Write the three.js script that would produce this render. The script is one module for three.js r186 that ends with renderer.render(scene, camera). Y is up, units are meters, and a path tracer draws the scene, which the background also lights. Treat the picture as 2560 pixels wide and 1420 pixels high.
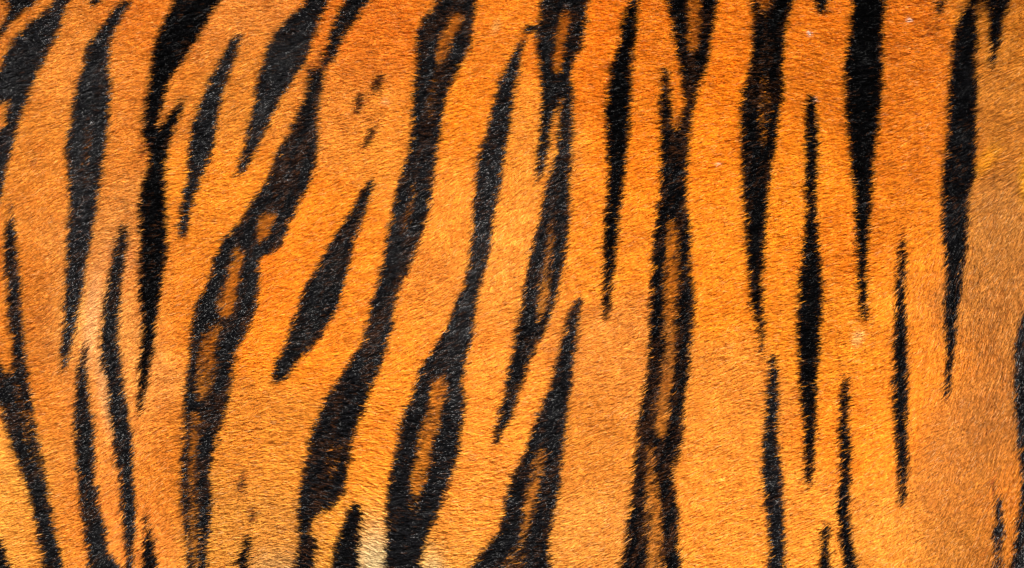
import * as THREE from 'three';

// ---------------------------------------------------------------- camera, light, exposure
const W = 0.8;                       // metres of flank across the picture
const PX = W / 2560;                 // one map unit of the hide (metres)
const LEN = 1.0, HGT = 0.46, DEP = 0.22;   // half length, half height, half depth of the trunk
const DIST = 2.4;
const scene = new THREE.Scene();
const camera = new THREE.PerspectiveCamera(2 * Math.atan(0.5 * 1420 * PX / DIST) * 180 / Math.PI, 2560 / 1420, 0.05, 200);
camera.position.set(0, 0, DEP + DIST);
camera.lookAt(0, 0, 0);
camera.updateMatrixWorld(true);

const SUN = new THREE.Vector3(0.36, 0.6, 0.71).normalize();
{ // one computed daylight sky: air only, brighter towards the sun and the horizon
  const w = 256, h = 128, d = new Float32Array(w * h * 4);
  for (let j = 0; j < h; j++) for (let i = 0; i < w; i++) {
    const el = ((j + 0.5) / h - 0.5) * Math.PI, az = ((i + 0.5) / w - 0.5) * 2 * Math.PI;
    const y = Math.sin(el), x = Math.cos(az) * Math.cos(el), z = Math.sin(az) * Math.cos(el);
    const c = Math.max(0, x * SUN.x + y * SUN.y + z * SUN.z), up = Math.max(0, y), t = Math.pow(1 - up, 2.5);
    let r = 0.55 + 0.42 * t, g = 0.66 + 0.34 * t, b = 0.88 + 0.14 * t;
    const halo = 0.9 * Math.pow(c, 10);
    r += halo; g += halo * 0.95; b += halo * 0.85;
    if (y < 0) { r = 0.34; g = 0.3; b = 0.24; }
    const o = (j * w + i) * 4; d[o] = r; d[o + 1] = g; d[o + 2] = b; d[o + 3] = 1;
  }
  const t = new THREE.DataTexture(d, w, h, THREE.RGBAFormat, THREE.FloatType);
  t.mapping = THREE.EquirectangularReflectionMapping; t.magFilter = THREE.LinearFilter; t.minFilter = THREE.LinearFilter;
  t.wrapS = THREE.RepeatWrapping; t.needsUpdate = true;
  scene.background = t; scene.environment = t;
  scene.environmentIntensity = 0.28; scene.backgroundIntensity = 0.28;
}
const sun = new THREE.DirectionalLight(new THREE.Color(1, 0.95, 0.88), 5.0);
sun.position.copy(SUN).multiplyScalar(6); sun.castShadow = true; sun.shadow.radius = 18;
sun.shadow.mapSize.set(4096, 4096);
Object.assign(sun.shadow.camera, { left: -1.2, right: 1.2, top: 1.2, bottom: -1.2, near: 0.5, far: 12 });
scene.add(sun); scene.add(sun.target);
const renderer = new THREE.WebGLRenderer({ antialias: true });
renderer.toneMapping = THREE.LinearToneMapping;
renderer.toneMappingExposure = 2.85;
renderer.shadowMap.enabled = true;

// ---------------------------------------------------------------- noise
function rng(seed) { let a = seed >>> 0; return () => { a = (a + 0x6D2B79F5) | 0; let t = Math.imul(a ^ (a >>> 15), 1 | a); t = (t + Math.imul(t ^ (t >>> 7), 61 | t)) ^ t; return ((t ^ (t >>> 14)) >>> 0) / 4294967296; }; }
const hash = (i, j, s) => { let h = Math.imul(i, 374761393) ^ Math.imul(j, 668265263) ^ Math.imul(s, 1442695041); h = Math.imul(h ^ (h >>> 13), 1274126177); h ^= h >>> 16; return (h >>> 0) / 4294967296; };
function noise(x, y, s) {            // value noise, -1..1
  const i = Math.floor(x), j = Math.floor(y), u = x - i, v = y - j, a = u * u * (3 - 2 * u), b = v * v * (3 - 2 * v);
  const p = hash(i, j, s), q = hash(i + 1, j, s), r = hash(i, j + 1, s), t = hash(i + 1, j + 1, s);
  return 2 * (p + (q - p) * a + (r - p) * b + (p - q - r + t) * a * b) - 1;
}
const clamp = (x, a, b) => Math.min(b, Math.max(a, x)), sstep = (a, b, x) => { const t = clamp((x - a) / (b - a), 0, 1); return t * t * (3 - 2 * t); };
const lin = (c) => (c <= 0.04045 ? c / 12.92 : Math.pow((c + 0.055) / 1.055, 2.4));

// ---------------------------------------------------------------- the markings of the hide, in its own map (0..2560 along the flank, 0..1420 down it)
// tone: 0 deep matt black .. 1 greyer, glossier black
const STRIPES = [
  ['S1', 'short dark stripe slanting into the upper left corner', 0.5, [[-20, -30], [5, 0], [12, 7], [22, 18], [15, 30], [10, 44], [0, 64], [-30, 85], [-30, 115], [0, 88], [13, 71], [25, 57], [44, 41], [44, 32], [62, 22], [73, 14], [83, 0], [100, -30]]],
  ['S2', 'broad greyish black stripe bending down the left border', 0.9, [[140, -30], [130, 0], [118, 19], [95, 41], [68, 59], [52, 78], [35, 96], [15, 125], [7, 149], [0, 169], [-30, 215], [-30, 262], [0, 258], [22, 246], [18, 268], [12, 292], [4, 325], [-30, 355], [-30, 540], [0, 505], [5, 480], [12, 440], [25, 385], [42, 330], [55, 280], [71, 240], [79, 216], [101, 166], [118, 127], [139, 88], [150, 52], [162, 14], [168, 0], [178, -30]]],
  ['S2b', 'small dark fleck at the top border', 0.4, [[218, -30], [226, 0], [222, 12], [226, 20], [240, 12], [250, 0], [262, -30]]],
  ['S3', 'long greyish black stripe bulging left and ending in a point', 0.9, [[310, 4], [287, 15], [265, 48], [245, 75], [228, 97], [215, 118], [212, 145], [200, 185], [190, 215], [185, 250], [175, 310], [165, 360], [168, 400], [172, 450], [175, 500], [172, 550], [170, 600], [167, 650], [165, 710], [160, 760], [162, 800], [155, 840], [150, 885], [153, 920], [157, 947], [167, 910], [175, 870], [185, 830], [192, 800], [200, 750], [208, 710], [220, 635], [230, 585], [238, 540], [245, 490], [255, 440], [260, 395], [265, 350], [270, 300], [274, 250], [275, 210], [270, 150], [272, 115], [280, 85], [295, 55], [310, 30], [326, 4]]],
  ['S4', 'long deep black stripe with a short side branch', 0.12, [[440, -30], [432, 0], [420, 30], [405, 60], [390, 100], [380, 130], [378, 165], [372, 210], [367, 235], [360, 270], [357, 310], [357, 340], [368, 362], [372, 390], [367, 430], [357, 460], [350, 500], [347, 540], [352, 575], [352, 625], [350, 665], [347, 710], [350, 750], [355, 800], [357, 830], [352, 875], [347, 920], [347, 960], [345, 1000], [343, 1040], [350, 1042], [360, 1000], [370, 950], [377, 910], [385, 860], [390, 810], [397, 760], [405, 710], [415, 650], [417, 600], [415, 550], [414, 500], [410, 465], [412, 430], [417, 395], [425, 355], [435, 325], [445, 295], [457, 265], [462, 228], [450, 250], [430, 275], [415, 295], [395, 325], [390, 322], [395, 300], [407, 265], [417, 225], [425, 200], [440, 175], [465, 140], [490, 100], [510, 60], [530, 30], [548, 0], [560, -30]]],
  ['S5', 'narrow black stripe tapering downwards to a thin point', 0.75, [[605, 85], [580, 95], [565, 120], [545, 155], [530, 185], [515, 220], [502, 255], [485, 300], [477, 330], [472, 375], [470, 415], [467, 460], [457, 480], [455, 510], [452, 540], [446, 565], [457, 604], [464, 595], [470, 565], [477, 530], [485, 495], [495, 465], [510, 435], [522, 400], [532, 360], [540, 320], [545, 285], [555, 250], [560, 215], [575, 180], [585, 145], [595, 115]]],
  ['S6', 'wide greyish black stripe slanting from the top border to a point', 0.9, [[772, -30], [760, 10], [725, 40], [700, 65], [685, 90], [665, 125], [660, 155], [650, 185], [642, 215], [636, 250], [628, 285], [617, 340], [607, 380], [597, 415], [588, 442], [583, 450], [595, 445], [608, 435], [620, 415], [632, 393], [642, 370], [655, 345], [670, 310], [685, 280], [705, 240], [725, 210], [745, 180], [765, 145], [775, 115], [790, 70], [800, 45], [815, 10], [822, -30]]],
  ['S7', 'short black stripe thinning out above a broader one', 0.6, [[872, -30], [860, 5], [845, 30], [832, 65], [820, 100], [812, 140], [808, 165], [812, 175], [822, 165], [840, 135], [855, 100], [865, 75], [885, 50], [905, 25], [920, 0], [930, -30]]],
  ['S8', 'long black stripe with an orange ring and a brown streak inside', 0.55, [[764, 158], [772, 185], [767, 215], [760, 250], [747, 280], [735, 305], [720, 340], [695, 375], [685, 405], [670, 445], [650, 480], [632, 500], [610, 540], [582, 575], [560, 600], [542, 630], [530, 665], [520, 710], [500, 740], [487, 775], [480, 810], [475, 850], [472, 900], [467, 940], [462, 990], [460, 1040], [457, 1090], [455, 1140], [452, 1190], [452, 1240], [457, 1290], [460, 1330], [465, 1370], [468, 1450], [510, 1450], [515, 1370], [522, 1330], [527, 1290], [527, 1240], [525, 1190], [530, 1150], [537, 1110], [550, 1075], [560, 1035], [572, 1000], [577, 960], [582, 925], [587, 885], [600, 860], [620, 825], [637, 785], [645, 740], [648, 700], [650, 650], [662, 638], [685, 628], [705, 610], [720, 570], [735, 540], [750, 505], [770, 470], [782, 435], [790, 400], [793, 350], [793, 300], [800, 250], [805, 210], [808, 185], [812, 168], [800, 170], [790, 180]]],
  ['S9', 'teardrop shaped black stripe standing between two long ones', 0.35, [[942, 436], [930, 447], [910, 470], [895, 500], [877, 530], [860, 555], [845, 580], [825, 610], [805, 645], [788, 680], [766, 710], [752, 745], [740, 785], [727, 810], [722, 840], [707, 875], [692, 900], [686, 930], [684, 957], [694, 958], [715, 945], [735, 920], [755, 895], [780, 865], [805, 835], [825, 805], [840, 780], [850, 750], [858, 710], [868, 675], [880, 625], [890, 590], [905, 550], [920, 510], [932, 465]]],
  ['S10', 'very long black stripe running from the top border to the bottom border', 0.55, [[1105, -30], [1092, 0], [1080, 20], [1065, 40], [1055, 60], [1042, 85], [1040, 120], [1042, 160], [1037, 200], [1032, 240], [1030, 290], [1027, 340], [1022, 385], [1007, 420], [1000, 450], [992, 480], [985, 510], [980, 540], [970, 575], [965, 620], [955, 660], [944, 710], [935, 740], [925, 785], [912, 830], [905, 860], [885, 885], [865, 920], [840, 960], [815, 995], [800, 1030], [785, 1065], [774, 1105], [763, 1167], [750, 1226], [743, 1258], [743, 1291], [747, 1336], [745, 1380], [734, 1415], [728, 1450], [783, 1450], [784, 1415], [788, 1385], [790, 1355], [774, 1330], [783, 1303], [801, 1282], [835, 1264], [860, 1233], [864, 1201], [872, 1156], [880, 1105], [895, 1060], [912, 1020], [927, 975], [945, 930], [960, 895], [970, 855], [980, 825], [985, 780], [992, 740], [1005, 710], [1017, 680], [1035, 640], [1052, 600], [1062, 560], [1072, 525], [1080, 480], [1085, 440], [1090, 400], [1097, 360], [1102, 320], [1107, 285], [1112, 250], [1122, 220], [1140, 185], [1160, 150], [1175, 115], [1182, 75], [1185, 30], [1187, -30]]],
  ['S11', 'short black stripe at the bottom border beside the cream fur', 0.35, [[891, 1255], [873, 1271], [862, 1296], [855, 1325], [840, 1355], [833, 1391], [832, 1450], [890, 1450], [894, 1393], [897, 1355], [901, 1325], [902, 1291], [899, 1255]]],
  ['S12', 'long black stripe opening into a loop at its lower end', 0.7, [[1345, 60], [1325, 60], [1310, 72], [1303, 95], [1292, 115], [1280, 140], [1265, 172], [1250, 200], [1242, 235], [1232, 270], [1222, 310], [1212, 355], [1195, 395], [1190, 430], [1190, 465], [1187, 500], [1182, 540], [1180, 580], [1177, 615], [1172, 655], [1164, 705], [1148, 738], [1135, 770], [1120, 810], [1100, 850], [1080, 880], [1055, 915], [1040, 945], [1035, 975], [1020, 1010], [1010, 1040], [997, 1080], [992, 1110], [985, 1145], [975, 1185], [970, 1225], [967, 1260], [965, 1310], [964, 1360], [965, 1450], [1038, 1450], [1055, 1385], [1070, 1345], [1080, 1310], [1100, 1275], [1110, 1240], [1127, 1200], [1140, 1160], [1150, 1120], [1152, 1080], [1160, 1040], [1162, 1000], [1157, 960], [1162, 920], [1170, 875], [1182, 835], [1185, 795], [1192, 750], [1204, 710], [1215, 670], [1225, 620], [1232, 570], [1237, 525], [1247, 485], [1255, 440], [1260, 400], [1267, 360], [1275, 320], [1280, 280], [1282, 250], [1290, 210], [1300, 160], [1307, 115], [1316, 82], [1342, 75]]],
  ['S13', 'forked black stripe with an orange eye near the top border', 0.4, [[1362, -30], [1352, 30], [1347, 65], [1342, 100], [1345, 140], [1352, 185], [1355, 230], [1352, 275], [1350, 315], [1347, 350], [1345, 380], [1341, 420], [1341, 462], [1350, 450], [1362, 415], [1372, 370], [1377, 320], [1387, 280], [1400, 247], [1406, 240], [1402, 280], [1397, 320], [1392, 365], [1386, 400], [1375, 430], [1365, 465], [1355, 510], [1349, 550], [1339, 585], [1329, 625], [1320, 665], [1314, 710], [1302, 760], [1295, 810], [1285, 860], [1278, 900], [1267, 940], [1260, 990], [1250, 1030], [1240, 1065], [1235, 1100], [1238, 1118], [1248, 1105], [1260, 1075], [1280, 1045], [1290, 1000], [1305, 960], [1317, 920], [1335, 885], [1347, 850], [1367, 815], [1382, 770], [1392, 735], [1400, 710], [1410, 655], [1415, 615], [1422, 575], [1425, 530], [1422, 490], [1425, 450], [1427, 410], [1430, 360], [1432, 310], [1432, 260], [1430, 220], [1427, 185], [1435, 155], [1450, 120], [1460, 85], [1465, 40], [1465, -30]]],
  ['S14', 'black stripe widening downwards from a fine tip to the bottom border', 0.6, [[1447, 735], [1440, 748], [1425, 775], [1417, 810], [1405, 850], [1395, 890], [1385, 925], [1375, 965], [1360, 1005], [1345, 1040], [1332, 1075], [1320, 1110], [1305, 1145], [1285, 1180], [1280, 1190], [1272, 1220], [1260, 1260], [1255, 1300], [1240, 1340], [1220, 1365], [1195, 1395], [1172, 1450], [1360, 1450], [1372, 1375], [1375, 1335], [1385, 1295], [1392, 1255], [1400, 1215], [1402, 1180], [1407, 1135], [1412, 1090], [1415, 1050], [1422, 1000], [1427, 960], [1432, 920], [1437, 880], [1442, 840], [1447, 800], [1452, 760], [1453, 738]]],
  ['S15', 'single unbroken deep black stripe narrowing to a point halfway down', 0.1, [[1578, -30], [1575, 0], [1565, 30], [1552, 65], [1550, 100], [1540, 135], [1530, 165], [1525, 200], [1517, 240], [1515, 280], [1517, 320], [1517, 360], [1520, 400], [1520, 440], [1517, 485], [1515, 530], [1512, 575], [1512, 620], [1510, 665], [1509, 710], [1507, 740], [1505, 775], [1509, 812], [1517, 805], [1522, 780], [1527, 745], [1530, 710], [1537, 665], [1540, 620], [1545, 580], [1550, 540], [1555, 500], [1560, 460], [1565, 420], [1567, 380], [1570, 340], [1575, 300], [1577, 255], [1580, 210], [1580, 165], [1585, 120], [1590, 80], [1592, 40], [1597, 0], [1597, -30]]],
  ['S16', 'black stripe forked at the top and split again by brown fur below', 0.2, [[1675, -30], [1675, 30], [1682, 65], [1687, 100], [1695, 140], [1702, 180], [1707, 220], [1711, 260], [1705, 290], [1690, 327], [1681, 320], [1678, 280], [1676, 240], [1672, 200], [1665, 165], [1658, 160], [1656, 190], [1652, 225], [1652, 280], [1652, 325], [1652, 380], [1652, 425], [1650, 470], [1645, 510], [1640, 550], [1635, 590], [1630, 635], [1630, 675], [1625, 710], [1625, 760], [1625, 810], [1622, 860], [1620, 910], [1610, 960], [1607, 995], [1597, 1035], [1592, 1070], [1595, 1100], [1587, 1140], [1585, 1180], [1582, 1225], [1577, 1270], [1567, 1310], [1565, 1355], [1558, 1450], [1695, 1450], [1695, 1360], [1697, 1310], [1695, 1265], [1685, 1225], [1680, 1185], [1690, 1155], [1700, 1125], [1707, 1090], [1705, 1050], [1710, 1010], [1715, 970], [1722, 930], [1725, 885], [1730, 835], [1735, 780], [1737, 740], [1732, 710], [1727, 650], [1725, 600], [1722, 550], [1715, 510], [1715, 470], [1717, 430], [1720, 390], [1725, 345], [1730, 300], [1737, 260], [1745, 225], [1755, 195], [1767, 160], [1775, 125], [1780, 85], [1787, 40], [1792, -30]]],
  ['S17', 'heavy deep black stripe tapering from the top border with brown fur inside', 0.12, [[1876, -30], [1880, 0], [1887, 40], [1882, 75], [1882, 120], [1875, 165], [1867, 200], [1855, 240], [1852, 280], [1852, 325], [1855, 370], [1855, 415], [1857, 460], [1860, 500], [1862, 540], [1865, 585], [1867, 630], [1870, 665], [1872, 710], [1875, 745], [1882, 780], [1892, 815], [1897, 855], [1900, 885], [1901, 912], [1907, 880], [1909, 835], [1907, 790], [1905, 750], [1904, 710], [1907, 670], [1910, 625], [1912, 580], [1917, 530], [1920, 480], [1925, 440], [1930, 400], [1940, 360], [1945, 310], [1952, 265], [1960, 215], [1957, 165], [1962, 110], [1965, 60], [1975, 30], [1985, 0], [1990, -30]]],
  ['S18', 'tiny dark notch at the top border', 0.25, [[2036, -30], [2044, 20], [2050, 35], [2057, 38], [2067, 20], [2073, -30]]],
  ['S19', 'long thin deep black stripe pointed at both ends', 0.15, [[2023, 240], [2017, 255], [2016, 280], [2015, 320], [2013, 360], [2015, 400], [2012, 440], [2015, 480], [2017, 520], [2015, 560], [2010, 600], [2005, 645], [1998, 710], [1995, 760], [1992, 810], [1995, 860], [1997, 910], [2000, 960], [2002, 1010], [2010, 1060], [2010, 1110], [2012, 1150], [2015, 1190], [2020, 1232], [2025, 1232], [2030, 1190], [2035, 1150], [2037, 1100], [2040, 1050], [2040, 1000], [2042, 950], [2045, 910], [2047, 860], [2052, 810], [2055, 760], [2055, 710], [2050, 645], [2045, 600], [2045, 560], [2040, 525], [2040, 490], [2040, 450], [2042, 400], [2045, 360], [2044, 320], [2041, 280], [2036, 240]]],
  ['S20', 'broad solid deep black stripe narrowing from the top border', 0.05, [[2135, -30], [2135, 0], [2132, 40], [2127, 80], [2120, 120], [2115, 165], [2115, 215], [2115, 265], [2117, 310], [2122, 360], [2127, 400], [2130, 440], [2135, 480], [2137, 530], [2140, 575], [2140, 625], [2142, 670], [2144, 710], [2147, 750], [2152, 785], [2162, 817], [2167, 800], [2168, 770], [2166, 740], [2165, 710], [2167, 660], [2170, 600], [2175, 550], [2180, 500], [2182, 450], [2185, 400], [2192, 350], [2197, 300], [2205, 250], [2205, 195], [2207, 140], [2207, 85], [2212, 40], [2217, 0], [2217, -30]]],
  ['S21', 'thin black stripe pointed at both ends in the orange right half', 0.1, [[2255, 585], [2249, 610], [2246, 650], [2241, 710], [2240, 760], [2237, 810], [2235, 860], [2235, 910], [2232, 960], [2235, 1010], [2237, 1060], [2240, 1110], [2242, 1150], [2245, 1190], [2247, 1230], [2252, 1278], [2258, 1270], [2265, 1230], [2268, 1190], [2270, 1150], [2268, 1110], [2268, 1060], [2268, 1010], [2269, 960], [2269, 910], [2268, 860], [2266, 810], [2263, 760], [2262, 710], [2263, 650], [2260, 600]]],
  ['S22', 'black stripe with a glossy grey upper part and a hooked side branch', 0.3, [[2440, -30], [2430, 10], [2415, 20], [2400, 50], [2392, 75], [2385, 110], [2382, 150], [2377, 200], [2372, 250], [2370, 300], [2367, 350], [2362, 390], [2357, 430], [2355, 470], [2355, 510], [2355, 550], [2360, 600], [2362, 650], [2366, 710], [2360, 760], [2360, 805], [2365, 840], [2365, 885], [2365, 920], [2362, 960], [2367, 1005], [2372, 1000], [2377, 960], [2380, 925], [2387, 885], [2390, 840], [2392, 800], [2397, 760], [2403, 710], [2410, 650], [2415, 600], [2420, 550], [2420, 510], [2427, 470], [2437, 435], [2437, 395], [2442, 350], [2440, 300], [2442, 250], [2442, 200], [2442, 150], [2445, 105], [2447, 65], [2450, 35], [2465, 25], [2475, 30], [2475, 75], [2480, 110], [2475, 145], [2472, 165], [2482, 172], [2495, 135], [2502, 100], [2510, 60], [2522, 20], [2530, -30]]],
  ['S23', 'tiny dark fleck hanging from the top border', 0.2, [[2346, -30], [2345, 20], [2347, 40], [2352, 47], [2360, 25], [2364, -30]]],
  ['S24', 'black stripe hugging the right border', 0.5, [[2552, 800], [2540, 850], [2537, 890], [2535, 935], [2535, 980], [2537, 1020], [2542, 1060], [2545, 1100], [2550, 1135], [2557, 1165], [2556, 1200], [2552, 1260], [2547, 1310], [2541, 1350], [2536, 1400], [2532, 1450], [2590, 1450], [2590, 800]]],
  ['S25', 'short black stripe in the lower right corner', 0.6, [[2497, 1240], [2487, 1265], [2490, 1300], [2485, 1330], [2490, 1365], [2490, 1390], [2484, 1450], [2497, 1450], [2505, 1375], [2512, 1345], [2510, 1315], [2505, 1285], [2505, 1250]]],
  ['S26', 'black stripe rising from the bottom border to a narrow tip', 0.45, [[1927, 882], [1922, 905], [1921, 950], [1917, 990], [1914, 1050], [1910, 1100], [1907, 1140], [1907, 1185], [1912, 1235], [1917, 1275], [1920, 1305], [1923, 1335], [1925, 1375], [1922, 1450], [1960, 1450], [1962, 1350], [1962, 1300], [1957, 1250], [1957, 1205], [1952, 1160], [1947, 1125], [1942, 1080], [1945, 1030], [1945, 990], [1945, 945], [1940, 900], [1933, 880]]],
  ['S27', 'slim black stripe with a faint smudged upper end', 0.15, [[2108, 930], [2105, 950], [2102, 990], [2100, 1030], [2097, 1080], [2100, 1125], [2100, 1160], [2100, 1200], [2095, 1240], [2092, 1275], [2100, 1310], [2102, 1350], [2110, 1385], [2119, 1450], [2145, 1450], [2137, 1385], [2132, 1350], [2127, 1310], [2122, 1275], [2125, 1240], [2127, 1190], [2127, 1150], [2127, 1110], [2122, 1075], [2122, 1030], [2122, 980], [2115, 935]]],
  ['S28', 'short dark stripe beside a slim one at the bottom border', 0.15, [[2062, 1308], [2053, 1345], [2055, 1385], [2048, 1450], [2077, 1450], [2075, 1390], [2072, 1355], [2076, 1312]]],
  ['S29', 'long dark stripe joined by a second one from the left border', 0.35, [[22, 495], [20, 550], [15, 590], [12, 635], [12, 675], [18, 710], [20, 760], [25, 810], [32, 860], [35, 900], [30, 930], [20, 945], [10, 925], [-30, 880], [-30, 990], [0, 1010], [10, 1055], [22, 1100], [37, 1140], [52, 1175], [65, 1210], [75, 1255], [85, 1300], [90, 1345], [100, 1385], [110, 1450], [156, 1450], [145, 1380], [137, 1340], [127, 1290], [120, 1245], [112, 1200], [105, 1155], [97, 1110], [90, 1070], [80, 1020], [72, 960], [65, 910], [60, 865], [57, 810], [52, 760], [50, 710], [47, 670], [42, 625], [37, 575], [30, 530], [26, 490]]],
  ['S31', 'small black stripe in the lower left corner', 0.4, [[-30, 1335], [2, 1360], [12, 1390], [24, 1450], [-30, 1450]]],
  ['S32', 'narrow curved black stripe bowing right towards the bottom', 0.5, [[308, 552], [302, 565], [295, 590], [287, 615], [282, 645], [275, 675], [270, 710], [262, 750], [257, 795], [255, 840], [250, 880], [257, 920], [267, 955], [272, 995], [275, 1030], [280, 1070], [285, 1110], [287, 1145], [295, 1175], [300, 1215], [302, 1255], [305, 1295], [310, 1335], [312, 1370], [315, 1450], [330, 1450], [328, 1380], [335, 1345], [338, 1305], [337, 1270], [335, 1225], [332, 1180], [332, 1135], [330, 1090], [322, 1055], [317, 1015], [310, 970], [305, 930], [300, 895], [295, 855], [297, 810], [300, 760], [303, 710], [310, 665], [315, 635], [317, 600], [315, 565]]],
  ['S33', 'black stripe widening from a fine tip to the lower left border', 0.5, [[210, 855], [205, 865], [200, 895], [192, 930], [190, 970], [187, 1010], [185, 1055], [185, 1100], [190, 1140], [192, 1185], [197, 1230], [200, 1270], [207, 1315], [212, 1355], [217, 1390], [220, 1450], [300, 1450], [290, 1405], [272, 1390], [265, 1365], [262, 1330], [255, 1300], [245, 1260], [240, 1230], [237, 1190], [235, 1150], [235, 1105], [232, 1060], [222, 1020], [220, 980], [217, 940], [215, 900], [216, 855]]],
  ['S34', 'short thin dark stripe rising from the bottom border', 0.3, [[360, 1275], [358, 1290], [361, 1325], [357, 1365], [353, 1450], [390, 1450], [382, 1360], [373, 1320], [366, 1285]]],
  ['S35', 'short dark stripe leaning right at the bottom border', 0.3, [[628, 1330], [615, 1340], [605, 1365], [595, 1390], [583, 1450], [610, 1450], [618, 1395], [623, 1365]]],
];
// share of rusty hairs that run in streaks through a stripe
const RUST = { S8: 0.34, S9: 0.14, S10: 0.24, S12: 0.1, S13: 0.16, S14: 0.24, S16: 0.3, S17: 0.2, S29: 0.26, S32: 0.14, S33: 0.16, S3: 0.1, S4: 0.07, S15: 0.01, S20: 0.015, S19: 0.02, S21: 0.03 };
// orange or brown fur showing inside stripes: share of it, outline
const HOLES = [
  [0.6, [[2438, 42], [2446, -5], [2470, -5], [2477, 25], [2462, 62], [2447, 72]]],
  [0.45, [[215, 310], [228, 318], [226, 360], [220, 400], [216, 450], [208, 445], [210, 380]]],
  [0.95, [[664, 534], [676, 532], [685, 539], [681, 561], [670, 585], [657, 607], [644, 604], [642, 580], [650, 553]]],
  [0.8, [[590, 620], [608, 628], [604, 670], [596, 710], [590, 750], [575, 790], [560, 800], [545, 775], [550, 740], [565, 700], [575, 660]]],
  [0.65, [[525, 815], [555, 805], [545, 850], [540, 900], [530, 950], [520, 990], [500, 1010], [492, 990], [492, 930], [500, 870], [512, 830]]],
  [0.75, [[482, 1030], [500, 1050], [498, 1100], [490, 1160], [492, 1230], [495, 1300], [497, 1380], [492, 1450], [478, 1450], [474, 1380], [472, 1300], [472, 1200], [472, 1120]]],
  [0.95, [[1130, 35], [1150, 30], [1152, 50], [1140, 80], [1125, 110], [1115, 140], [1105, 160], [1092, 155], [1092, 120], [1103, 90], [1118, 60]]],
  [0.45, [[1090, 165], [1097, 180], [1090, 220], [1080, 270], [1070, 310], [1065, 300], [1070, 260], [1080, 210]]],
  [0.5, [[1035, 455], [1042, 470], [1036, 510], [1025, 550], [1012, 590], [1005, 580], [1012, 540], [1022, 500]]],
  [0.3, [[830, 1085], [850, 1080], [860, 1100], [850, 1150], [840, 1200], [822, 1215], [818, 1180], [822, 1130]]],
  [0.95, [[1105, 930], [1117, 950], [1112, 990], [1102, 1030], [1092, 1075], [1080, 1110], [1080, 1150], [1065, 1190], [1050, 1235], [1035, 1250], [1028, 1210], [1035, 1170], [1042, 1130], [1045, 1095], [1057, 1060], [1070, 1025], [1075, 990], [1085, 955]]],
  [0.35, [[1030, 1240], [1045, 1235], [1045, 1270], [1030, 1300], [1018, 1285]]],
  [0.95, [[1422, 20], [1427, 40], [1420, 75], [1412, 110], [1405, 150], [1397, 190], [1387, 190], [1382, 160], [1387, 120], [1390, 85], [1397, 55], [1410, 30]]],
  [0.75, [[1387, 530], [1385, 575], [1382, 620], [1377, 665], [1374, 710], [1368, 755], [1360, 790], [1345, 812], [1342, 790], [1345, 750], [1352, 710], [1357, 670], [1367, 630], [1372, 585], [1377, 545]]],
  [0.75, [[1355, 1120], [1365, 1135], [1357, 1175], [1350, 1215], [1342, 1255], [1332, 1295], [1320, 1325], [1300, 1355], [1300, 1320], [1310, 1275], [1317, 1230], [1327, 1190], [1335, 1150], [1345, 1125]]],
  [0.4, [[1280, 1370], [1315, 1350], [1310, 1400], [1290, 1450], [1255, 1450], [1262, 1400]]],
  [0.85, [[1680, 540], [1690, 570], [1697, 620], [1697, 665], [1697, 710], [1695, 760], [1692, 810], [1690, 860], [1687, 900], [1683, 940], [1677, 985], [1672, 1030], [1671, 1070], [1665, 1095], [1645, 1095], [1638, 1075], [1640, 1040], [1643, 1000], [1650, 960], [1655, 920], [1658, 880], [1660, 840], [1658, 795], [1660, 750], [1660, 710], [1663, 670], [1665, 630], [1668, 590], [1673, 555]]],
  [0.7, [[1620, 1110], [1635, 1115], [1637, 1155], [1640, 1185], [1650, 1235], [1655, 1270], [1657, 1310], [1658, 1360], [1660, 1450], [1616, 1450], [1615, 1360], [1613, 1310], [1613, 1260], [1615, 1210], [1613, 1160], [1613, 1120]]],
  [0.95, [[1716, -30], [1722, 40], [1721, 75], [1724, 120], [1735, 135], [1743, 115], [1748, 75], [1750, 35], [1754, -30]]],
  [0.6, [[1890, -30], [1900, 30], [1912, 40], [1925, 20], [1935, -30]]],
  [0.4, [[1905, 190], [1917, 180], [1925, 240], [1922, 320], [1912, 370], [1897, 360], [1895, 300], [1900, 240]]],
  [0.35, [[35, 950], [45, 960], [60, 1000], [80, 1060], [90, 1120], [100, 1180], [95, 1200], [80, 1160], [60, 1100], [45, 1040], [35, 990]]],
];
// small smudged spots: x, y, half length, half width, lean (degrees from vertical), darkness
const SPOTS = [[942, 210, 22, 9, 25, 0.85], [897, 258, 26, 10, 10, 0.68], [923, 342, 30, 8, 25, 0.75], [858, 335, 14, 8, 0, 0.35], [602, 1205, 28, 10, 5, 0.55], [632, 1290, 22, 8, 10, 0.5], [356, 380, 16, 9, 0, 0.5], [800, 150, 30, 14, 25, 0.45], [2100, 920, 26, 6, 0, 0.35], [2485, 1215, 22, 6, 0, 0.45], [2254, 590, 30, 6, 0, 0.3], [2335, 70, 26, 14, 60, 0.3], [1420, 830, 4, 3, 0, 0.2], [112, 790, 26, 14, 0, 0.3], [118, 860, 22, 12, 0, 0.22], [80, 402, 10, 9, 0, 0.3], [1060, 735, 14, 8, 0, 0.2]];

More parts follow.
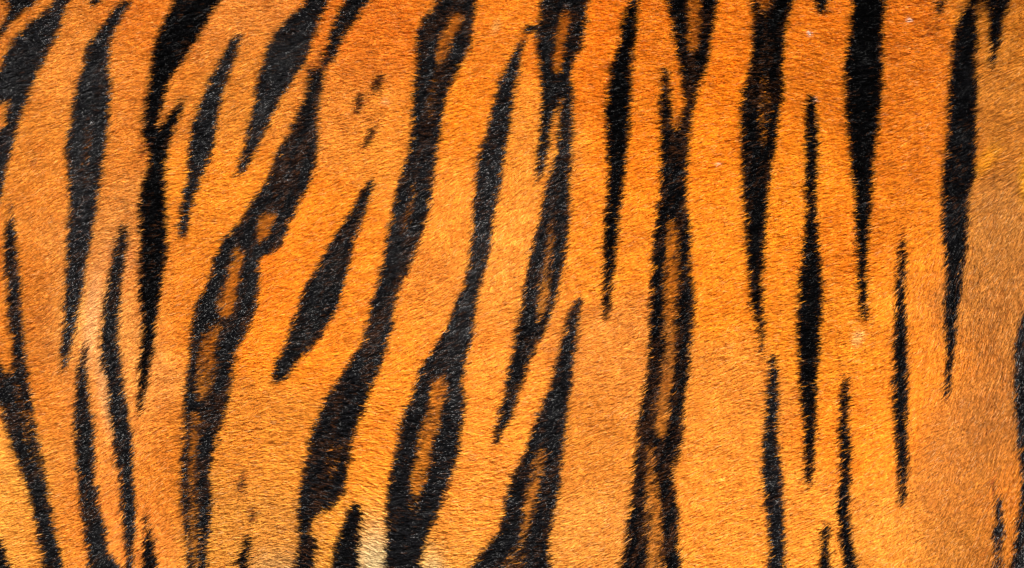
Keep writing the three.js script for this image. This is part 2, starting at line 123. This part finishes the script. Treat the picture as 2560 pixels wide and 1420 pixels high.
// ---- raster of the markings
const X0 = -160, Y0 = -140, STEP = 2, GW = (2560 + 320) / STEP, GH = (1420 + 280) / STEP, GN = GW * GH;
function smooth(p) {                 // closed Catmull-Rom through the outline
  const out = [], n = p.length;
  for (let i = 0; i < n; i++) {
    const a = p[(i + n - 1) % n], b = p[i], c = p[(i + 1) % n], d = p[(i + 2) % n];
    for (let k = 0; k < 4; k++) {
      const t = k / 4, t2 = t * t, t3 = t2 * t;
      out.push([0, 1].map((m) => 0.5 * (2 * b[m] + (c[m] - a[m]) * t + (2 * a[m] - 5 * b[m] + 4 * c[m] - d[m]) * t2 + (3 * b[m] - a[m] - 3 * c[m] + d[m]) * t3)));
    }
  }
  return out;
}
function fill(poly, put) {
  const p = smooth(poly), n = p.length;
  let lo = Infinity, hi = -Infinity;
  for (const q of p) { lo = Math.min(lo, q[1]); hi = Math.max(hi, q[1]); }
  for (let j = Math.max(0, Math.ceil((lo - Y0) / STEP)); j <= Math.min(GH - 1, Math.floor((hi - Y0) / STEP)); j++) {
    const y = Y0 + j * STEP + 0.01, xs = [];
    for (let i = 0; i < n; i++) {
      const a = p[i], b = p[(i + 1) % n];
      if ((a[1] <= y) !== (b[1] <= y)) xs.push(a[0] + (y - a[1]) / (b[1] - a[1]) * (b[0] - a[0]));
    }
    xs.sort((a, b) => a - b);
    for (let k = 0; k + 1 < xs.length; k += 2)
      for (let i = Math.max(0, Math.ceil((xs[k] - X0) / STEP)); i <= Math.min(GW - 1, Math.floor((xs[k + 1] - X0) / STEP)); i++) put(j * GW + i);
  }
}
function blur(a, r, times) {
  let s = a;
  for (let q = 0; q < times; q++) {
    const t = new Float32Array(GN), o = new Float32Array(GN), n = 2 * r + 1;
    for (let j = 0; j < GH; j++) { let sum = 0; const b = j * GW; for (let i = -r; i < GW + r; i++) { sum += s[b + clamp(i, 0, GW - 1)]; if (i >= r) { if (i - r < GW) t[b + i - r] = sum / n; sum -= s[b + clamp(i - 2 * r, 0, GW - 1)]; } } }
    for (let i = 0; i < GW; i++) { let sum = 0; for (let j = -r; j < GH + r; j++) { sum += t[clamp(j, 0, GH - 1) * GW + i]; if (j >= r) { if (j - r < GH) o[(j - r) * GW + i] = sum / n; sum -= t[clamp(j - 2 * r, 0, GH - 1) * GW + i]; } } }
    s = o;
  }
  return s;
}
const owner = new Uint8Array(GN);
let dark = new Float32Array(GN), open = new Float32Array(GN);
STRIPES.forEach((s, k) => fill(s[3], (i) => { dark[i] = 1; owner[i] = k + 1; }));
for (const [share, poly] of HOLES) fill(poly, (i) => { open[i] = share; });
dark = blur(dark, 3, 3); open = blur(open, 4, 2);
for (let pass = 0; pass < 14; pass++) { // hand the blurred rims to the nearest stripe
  const old = owner.slice();
  for (let j = 1; j < GH - 1; j++) for (let i = 1; i < GW - 1; i++) { const k = j * GW + i; if (!old[k]) owner[k] = old[k - 1] || old[k + 1] || old[k - GW] || old[k + GW]; }
}
const cell = (x, y) => clamp(Math.round((y - Y0) / STEP), 0, GH - 1) * GW + clamp(Math.round((x - X0) / STEP), 0, GW - 1);
const inX = (x) => (x < -16 ? -32 - x : x > 2572 ? 5144 - x : x), inY = (y) => clamp(y, -24, 1444);   // past what is traced a stripe just runs on, and the pattern goes on sideways

// ---- colour and lie of the hair over the hide, from a few places each
const PLACES = [ // x, y, r, g, b of the fur as dye
  [60, 30, 215, 130, 50], [200, 200, 235, 150, 70], [100, 400, 225, 140, 55], [250, 600, 228, 148, 78], [100, 750, 218, 130, 42], [110, 1000, 215, 130, 40], [330, 700, 225, 140, 70], [30, 1250, 228, 158, 68], [270, 1150, 230, 150, 68], [160, 1300, 215, 130, 40],
  [225, 780, 240, 168, 98], [240, 950, 236, 158, 82], [20, 1150, 236, 165, 75], [60, 1310, 238, 166, 74], [285, 1310, 236, 150, 66], [150, 450, 232, 142, 58], [400, 1200, 212, 130, 38], [450, 700, 235, 140, 35], [330, 200, 230, 140, 55], [400, 80, 225, 130, 40], [560, 40, 230, 145, 70], [580, 200, 225, 140, 55], [560, 520, 245, 150, 45], [700, 800, 250, 150, 35], [720, 680, 245, 140, 30], [650, 1100, 230, 150, 55],
  [580, 1300, 220, 150, 65], [680, 1390, 215, 146, 66], [800, 600, 250, 150, 35], [860, 250, 235, 145, 60], [900, 100, 235, 135, 40], [900, 700, 250, 150, 40], [980, 350, 245, 155, 60], [1000, 850, 250, 155, 45], [930, 1150, 250, 160, 50], [930, 1300, 240, 163, 62],
  [945, 1410, 232, 165, 75], [1100, 1400, 232, 160, 72], [1150, 1250, 242, 158, 62], [1060, 750, 240, 150, 60], [1150, 300, 250, 150, 35], [1200, 60, 242, 145, 40], [1130, 500, 245, 150, 55], [1300, 650, 245, 155, 65], [1200, 1000, 250, 160, 60], [1330, 350, 245, 155, 60],
  [1480, 200, 245, 140, 25], [1470, 600, 250, 150, 40], [1600, 400, 250, 145, 25], [1560, 900, 235, 150, 65], [1500, 1100, 225, 145, 55], [1500, 1350, 230, 155, 70], [1640, 200, 238, 138, 28], [1820, 300, 250, 145, 20], [1800, 700, 250, 150, 30], [1800, 1000, 235, 150, 55],
  [1780, 1300, 240, 155, 55], [2030, 150, 236, 137, 28], [1980, 500, 250, 150, 30], [2100, 600, 245, 140, 25], [2000, 1300, 240, 155, 55], [2080, 800, 245, 150, 35], [2290, 150, 226, 128, 26], [2290, 350, 225, 125, 20], [2280, 600, 240, 140, 25], [2330, 900, 235, 140, 30],
  [2160, 1100, 245, 150, 35], [2200, 1350, 230, 150, 55], [2410, 1200, 200, 125, 48], [2450, 800, 196, 122, 54], [2500, 600, 194, 121, 56], [2520, 250, 206, 127, 50], [2540, 60, 205, 125, 40], [2460, 1000, 196, 122, 52], [2420, 1380, 190, 120, 45], [2540, 1300, 218, 130, 34],
];
const LIE = [ // x, y, slope of the hair in degrees
  [100, 100, 20], [100, 500, 35], [250, 180, 22], [60, 1000, 20], [90, 1200, 12], [300, 900, 40], [300, 1200, 40], [450, 500, 10], [400, 200, 15], [600, 300, 25], [760, 550, 30], [560, 700, 30], [560, 1000, 10], [650, 1200, 4], [850, 300, 10], [900, 100, 4], [900, 700, 25], [940, 1280, -28], [830, 1150, -6], [1080, 1200, -5],
  [1150, 300, 15], [1230, 520, 42], [1120, 800, 25], [1300, 600, 45], [1330, 900, 20], [1350, 200, 10], [1500, 150, 4], [1500, 500, 20], [1500, 900, 20], [1600, 1200, 25], [1700, 600, 25], [1800, 150, 4], [1800, 500, 20], [1800, 900, 25], [1950, 900, 10], [2020, 100, 10], [2110, 140, -18], [2200, 150, 15], [2300, 300, 10], [2300, 500, 20],
  [2250, 1040, 32], [2300, 1300, 40], [2100, 1000, 15], [2050, 600, 10], [2400, 300, 30], [2430, 700, 65], [2500, 640, 52], [2450, 950, 60], [2500, 300, 30], [2450, 1250, 55], [940, 1400, -20], [1200, 1350, 8], [2000, 1300, 20],
];
function field(points, sigma, dims) { // smooth blend of scattered values on a coarse grid
  const C = 20, w = Math.ceil(2880 / C) + 2, h = Math.ceil(1700 / C) + 2, g = new Float32Array(w * h * dims);
  for (let j = 0; j < h; j++) for (let i = 0; i < w; i++) {
    const x = X0 + i * C, y = Y0 + j * C; let sw = 0; const v = new Array(dims).fill(0);
    for (const p of points) { const d = ((p[0] - x) ** 2 + (p[1] - y) ** 2) / (sigma * sigma), k = Math.exp(-d) + 1e-3 / (1 + d * d); sw += k; for (let m = 0; m < dims; m++) v[m] += k * p[2 + m]; }
    for (let m = 0; m < dims; m++) g[(j * w + i) * dims + m] = v[m] / sw;
  }
  return (x, y, out) => {
    const fx = clamp((x - X0) / C, 0, w - 1.001), fy = clamp((y - Y0) / C, 0, h - 1.001), i = Math.floor(fx), j = Math.floor(fy), u = fx - i, v = fy - j;
    for (let m = 0; m < dims; m++) { const a = g[(j * w + i) * dims + m], b = g[(j * w + i + 1) * dims + m], c = g[((j + 1) * w + i) * dims + m], d = g[((j + 1) * w + i + 1) * dims + m]; out[m] = (a + (b - a) * u) * (1 - v) + (c + (d - c) * u) * v; }
    return out;
  };
}
const DYE = 0.80;
const colourAt = field(PLACES.map(([x, y, r, g, b]) => [x, y, lin(r / 255) * DYE, lin(g / 255) * DYE * (1.1 - 0.13 * sstep(450, 1250, y)), lin(b / 255) * DYE * (0.72 - 0.06 * sstep(450, 1250, y)) + 0.003]), 90, 3);
const lieAt = field(LIE, 130, 1);
const spotAt = (x, y) => { let m = 0; for (const [sx, sy, a0, b0, lean, k] of SPOTS) { const a = a0 * 1.15, b = b0 * 1.25, t = lean * Math.PI / 180, dx = x - sx, dy = y - sy, v = dy * Math.cos(t) - dx * Math.sin(t), u = dx * Math.cos(t) + dy * Math.sin(t), d = (v / a) ** 2 + (u / b) ** 2; if (d < 4) m = Math.max(m, Math.min(1, 1.5 * k * k ** 0.3 * Math.exp(-d))); } return m; };
// patches of paler, yellow or worn fur: x, y, radius along, radius across, lean, r, g, b, share
const PATCHES = [[230, 800, 120, 22, 6, 246, 188, 124, 0.7], [262, 985, 110, 18, -9, 244, 184, 116, 0.75], [296, 640, 60, 40, 10, 238, 164, 96, 0.4], [690, 1445, 70, 80, 0, 212, 168, 104, 0.6], [2025, 82, 6, 4, 0, 255, 250, 240, 1], [2275, 48, 6, 4, 0, 255, 250, 240, 1], [2037, 249, 6, 4, 0, 255, 250, 240, 1], [1795, 412, 5, 4, 0, 255, 245, 230, 0.9], [936, 1455, 140, 58, 0, 230, 204, 150, 1], [1080, 1450, 70, 34, 0, 228, 198, 135, 0.85], [1240, 66, 20, 10, 20, 235, 190, 110, 0.6], [2143, 846, 22, 14, 20, 250, 200, 120, 0.7], [2466, 402, 50, 20, 35, 238, 165, 34, 0.75], [2560, 450, 60, 14, 0, 222, 155, 25, 0.9], [963, 258, 9, 9, 0, 235, 180, 120, 0.6]];
const tmp = [0, 0, 0], tmp1 = [0];
function dyeAt(x, y, out) {          // the orange ground colour of the coat
  colourAt(x, y, out);
  const mott = 0.55 * noise(x / 46, y / 60, 3) + 0.45 * noise(x / 17, y / 21, 4);
  const f = (1 + 0.14 * mott) * (1 + 0.1 * sstep(700, 1250, y) * sstep(2500, 2350, x));
  out[0] *= f; out[1] *= f * (1 + 0.07 * mott); out[2] *= f * (1 + 0.12 * mott);
  for (const [px, py, a, b, lean, r, g, bl, share] of PATCHES) { const t = lean * Math.PI / 180, dx = x - px, dy = y - py, v = dy * Math.cos(t) - dx * Math.sin(t), u = dx * Math.cos(t) + dy * Math.sin(t), d = (v / a) ** 2 + (u / b) ** 2; if (d < 4) { const k = share * Math.exp(-d * Math.sqrt(d)); out[0] += (lin(r / 255) * DYE - out[0]) * k; out[1] += (lin(g / 255) * DYE - out[1]) * k; out[2] += (lin(bl / 255) * DYE - out[2]) * k; } }
  return out;
}
function markAt(x, y) {              // {m: share of black hair 0..1, k: stripe, o: share of brown inside}
  const wx = x + 1.8 * noise(x / 9, y / 9, 7), wy = y + 1.8 * noise(x / 9, y / 9, 8);
  const c = cell(inX(wx), inY(wy));
  const o = clamp((open[c] - 0.05) / 0.72, 0, 1) * (0.7 + 0.3 * sstep(-0.6, 0.3, noise(x / 7 + y / 26, y / 38, 22)));   // in streaks along the stripe
  return [dark[c] * (1 - 0.92 * o), owner[c], o, dark[c]];
}

// ---------------------------------------------------------------- the tiger
const tiger = new THREE.Group(); tiger.name = 'tiger';
tiger.userData = { label: 'orange tiger flank of short fur with many black upright stripes', category: 'tiger' };
scene.add(tiger);

// the trunk: one closed barrel, |y/H|^3 + |z/D|^3 = 1 - |x/L|^4
const roomAt = (x) => Math.max(0, 1 - Math.pow(Math.abs(x / LEN), 4));
const frontZ = (x, y) => DEP * Math.cbrt(Math.max(1e-6, roomAt(x) - Math.pow(Math.abs(y / HGT), 3)));
function normalAt(x, y, out) {
  const z = frontZ(x, y);
  return out.set(4 * Math.sign(x) * Math.pow(Math.abs(x), 3) / LEN ** 4, 3 * Math.sign(y) * y * y / HGT ** 3, 3 * z * z / DEP ** 3).normalize();
}
{
  const NX = 200, NA = 240, pos = [], uv = [], idx = [];
  for (let i = 0; i <= NX; i++) {
    const x = LEN * Math.sin((i / NX - 0.5) * Math.PI) * 0.9999, s = Math.cbrt(roomAt(x));
    for (let k = 0; k <= NA; k++) {
      const a = k / NA * 2 * Math.PI, c = Math.cos(a), n = Math.sin(a), r = s * Math.pow(Math.pow(Math.abs(c / HGT), 3) + Math.pow(Math.abs(n / DEP), 3), -1 / 3);
      pos.push(x, r * c, r * n); uv.push((x / PX + 1280 - X0) / 2880, (r * c / PX + 710 + 140) / 1700);
    }
  }
  for (let i = 0; i < NX; i++) for (let k = 0; k < NA; k++) { const a = i * (NA + 1) + k, b = a + NA + 1; idx.push(a, a + 1, b, b, a + 1, b + 1); }
  const g = new THREE.BufferGeometry();
  g.setAttribute('position', new THREE.Float32BufferAttribute(pos, 3)); g.setAttribute('uv', new THREE.Float32BufferAttribute(uv, 2)); g.setIndex(idx); g.computeVertexNormals();
  const tw = 1440, th = 850, d = new Uint8Array(tw * th * 4), enc = (v) => 255 * (v <= 0.0031308 ? 12.92 * v : 1.055 * Math.pow(v, 1 / 2.4) - 0.055);
  for (let j = 0; j < th; j++) for (let i = 0; i < tw; i++) {
    const x = X0 + (i + 0.5) * 2, y = 1420 - ((j + 0.5) * 2 - 140);
    const m = markAt(x, y)[0]; dyeAt(x, y, tmp);
    const o = (j * tw + i) * 4; for (let q = 0; q < 3; q++) d[o + q] = enc(clamp(tmp[q] * 0.8 * (1 - m) + 0.01 * m, 0, 1)); d[o + 3] = 255;
  }
  const t = new THREE.DataTexture(d, tw, th, THREE.RGBAFormat); t.colorSpace = THREE.SRGBColorSpace; t.magFilter = THREE.LinearFilter; t.wrapS = t.wrapT = THREE.MirroredRepeatWrapping; t.needsUpdate = true;
  const body = new THREE.Mesh(g, new THREE.MeshStandardMaterial({ map: t, roughness: 0.85 }));
  body.name = 'body'; body.castShadow = body.receiveShadow = true; tiger.add(body);
}

// one hair: a thin three-sided tapering tube that rises from the skin and lies down (x along the lie, y away from the skin), length 1
const hairShape = (() => {
  const R = 5, pos = [], idx = [], c = [[0, 0, 0]]; let px = 0, py = 0;
  for (let i = 1; i <= R; i++) { const a = (46 - 44 * (i / R)) * Math.PI / 180; px += Math.cos(a) / R; py += Math.sin(a) / R; c.push([px, py, a]); }
  for (let i = 0; i < R; i++) {
    const t = i / R, r = 0.036 * (1 - 0.78 * t * t), a = (46 - 44 * t) * Math.PI / 180;
    for (let k = 0; k < 3; k++) { const w = k * 2 * Math.PI / 3 + Math.PI / 2, u = r * Math.sin(w), v = r * Math.cos(w); pos.push(c[i][0] - Math.sin(a) * u, c[i][1] + Math.cos(a) * u, v); }
  }
  pos.push(...c[R].slice(0, 2), 0);
  for (let i = 0; i < R - 1; i++) for (let k = 0; k < 3; k++) { const a = i * 3 + k, b = i * 3 + (k + 1) % 3; idx.push(a, b, a + 3, b, b + 3, a + 3); }
  for (let k = 0; k < 3; k++) idx.push((R - 1) * 3 + k, (R - 1) * 3 + (k + 1) % 3, R * 3);
  const g = new THREE.BufferGeometry(); g.setAttribute('position', new THREE.Float32BufferAttribute(pos, 3)); g.setIndex(idx); g.computeVertexNormals(); return g;
})();

// sow the hairs: every tuft of black hair belongs to its stripe, the rest to the coat
const random = rng(20240611), gauss = () => (random() + random() + random() + random() - 2) * 1.732;
const bins = new Map();              // key -> {matrix: [], color: []}
const COAT = 0, TAN = 250, CREAM = 251;
const bin = (k) => { let b = bins.get(k); if (!b) { b = { n: 0, m: new Float32Array(16 * 4096), c: new Float32Array(3 * 4096) }; bins.set(k, b); } return b; };
const N = new THREE.Vector3(), T = new THREE.Vector3(), B = new THREE.Vector3(), M = new THREE.Matrix4(), Q = new THREE.Vector3();
function sow(px, py, size) {
  const x = (px - 1280) * PX, y = (710 - py) * PX;
  if (Math.abs(y) > HGT * 0.97) return;
  normalAt(x, y, N);
  lieAt(px, py, tmp1);
  const tanZone = sstep(2410, 2470, px + 10 * noise(px / 30, py / 30, 15));
  let len = 0.0056 * size * Math.exp(0.3 * gauss()) * (1 + 0.25 * tanZone), thick = 0.0066 * size * (0.56 + 0.34 * random());
  const a0 = tmp1[0] * Math.PI / 180, mx = px - Math.cos(a0) * len * 0.47 / PX, my = py + Math.sin(a0) * len * 0.47 / PX;   // dye shows where the hair lies, not where it roots
  const [m, k, o, whole] = markAt(mx, my), spot = spotAt(mx, my), mm = sstep(0.1, 0.97, m), black = k > 0 && random() < mm;
  if (black) { len *= 1.15; thick *= 1.35; }                                           // black hair is coarser
  // neighbouring hairs lie together in locks; the coarser black hairs in tighter ones
  const turn = noise(px / 40, py / 34, 12) * 9 + (black ? noise(px / 7, py / 4.5, 11) * 20 + gauss() * 6 : (noise(px / 8, py / 5, 11) * 9 + gauss() * 12) * (1 - 0.35 * tanZone));
  const a = a0 + turn * Math.PI / 180;
  T.set(-Math.cos(a), -Math.sin(a), 0); T.addScaledVector(N, -T.dot(N)).normalize();
  const lift = (black ? gauss() * 6 + 36 * noise(px / 7.5, py / 5, 13) : gauss() * 9 + 6 * noise(px / 8, py / 5, 13)) * Math.PI / 180, cl = Math.cos(lift), sl = Math.sin(lift);
  Q.copy(T).multiplyScalar(cl).addScaledVector(N, sl); N.multiplyScalar(cl).addScaledVector(T, -sl); T.copy(Q); B.crossVectors(T, N);
  let key = COAT, r, g, b;
  if (black) {
    key = k; const tone = STRIPES[k - 1][2];
    const base = 0.001 + 0.006 * tone * (0.4 + random());
    r = base * 1.0; g = base * 0.96; b = base * 1.2;
    const rust = (RUST[STRIPES[k - 1][0]] || 0.06) * 1.7 * sstep(-0.35, 0.6, noise(mx / 13 + my / 40, my / 62, 21));
    if (random() < 0.5 * (1 - mm) + 0.3 * o + rust) { r = 0.02 + 0.05 * random(); g = r * 0.36; b = r * 0.14; }   // brown hairs at the rims
  } else {
    dyeAt(mx, my, tmp);
    let f = Math.exp(0.14 * gauss()); r = tmp[0] * f; g = tmp[1] * f; b = tmp[2] * f;
    const w = random();
    if (w < 0.05) { r = r * 0.75 + 0.2; g = g * 0.75 + 0.15; b = b * 0.75 + 0.08; }            // pale guard hairs
    else if (w < 0.12) { r *= 0.55; g *= 0.42; b *= 0.4; }                                      // brown hairs
    const brown = clamp(1.1 * o * whole + 1.4 * spot + 0.8 * mm, 0, 1);
    if (random() < brown) { const q = random() < spot * 1.25 ? 0.08 : 0.38 + 0.36 * random(); r *= q; g *= q * 0.88; b *= q * 0.75; if (spot > 0.1) g *= 0.75; }
    if (tanZone > random()) key = TAN;
    else if (random() < sstep(0.028, 0.06, tmp[2])) key = key === COAT && tmp[2] > 0.028 && py > 1000 ? CREAM : key;
  }
  const h = bin(key);
  if (h.n * 16 === h.m.length) { const mm2 = new Float32Array(h.m.length * 2); mm2.set(h.m); h.m = mm2; const cc = new Float32Array(h.c.length * 2); cc.set(h.c); h.c = cc; }
  const z = frontZ(x, y) - 0.0004, e = h.m, i = h.n * 16;
  e[i] = T.x * len; e[i + 1] = T.y * len; e[i + 2] = T.z * len; e[i + 4] = N.x * len; e[i + 5] = N.y * len; e[i + 6] = N.z * len;
  e[i + 8] = B.x * thick; e[i + 9] = B.y * thick; e[i + 10] = B.z * thick; e[i + 12] = x; e[i + 13] = y; e[i + 14] = z; e[i + 15] = 1;
  h.c[h.n * 3] = clamp(r, 0.001, 0.92); h.c[h.n * 3 + 1] = clamp(g, 0.001, 0.9); h.c[h.n * 3 + 2] = clamp(b, 0.001, 0.88); h.n++;
}
{ // dense where the picture looks, thinning out to fewer, longer hairs beyond it
  const s = Math.sqrt(5.6);
  for (let y = -400; y < 1820; y += s) for (let x = -420; x < 2980; x += s) {
    const d = Math.max(-x, x - 2560, -y, y - 1420, 0), keep = 1 - 0.83 * sstep(30, 280, d);
    if (keep === 1 || random() < keep) sow(x + random() * s * 1.6, y + random() * s * 1.6, Math.min(2.2, 1 / Math.sqrt(keep)));
  }
}
const hairMaterial = (roughness, specular, name) => Object.assign(new THREE.MeshPhysicalMaterial({ color: 0xffffff, roughness, specularIntensity: specular }), { name });
const coatHair = hairMaterial(0.5, 0.25, 'coat hair'), greyHair = hairMaterial(0.22, 0.8, 'grey black hair'), deepHair = hairMaterial(0.2, 0.16, 'deep black hair'), midHair = hairMaterial(0.22, 0.55, 'black hair');
let total = 0;
for (const [key, h] of [...bins].sort((p, q) => p[0] - q[0])) {
  const s = STRIPES[key - 1], o = new THREE.InstancedMesh(hairShape, s ? (s[2] > 0.6 ? greyHair : s[2] > 0.3 ? midHair : deepHair) : coatHair, h.n);
  o.instanceMatrix = new THREE.InstancedBufferAttribute(h.m.slice(0, h.n * 16), 16); o.instanceColor = new THREE.InstancedBufferAttribute(h.c.slice(0, h.n * 3), 3);
  o.castShadow = o.receiveShadow = true;
  o.name = key === COAT ? 'orange_fur' : key === TAN ? 'tan_fur' : key === CREAM ? 'cream_fur' : 'stripe' + (key > 1 ? '_' + String(key - 1).padStart(3, '0') : '');
  o.userData = { kind: 'stuff', label: key === COAT ? 'bright orange fur between the stripes' : key === TAN ? 'duller tan fur along the right border' : key === CREAM ? 'pale cream fur at the bottom border' : s[1] };
  tiger.add(o); total += h.n;
}
console.log('hairs', total, 'parts', bins.size);
renderer.render(scene, camera);
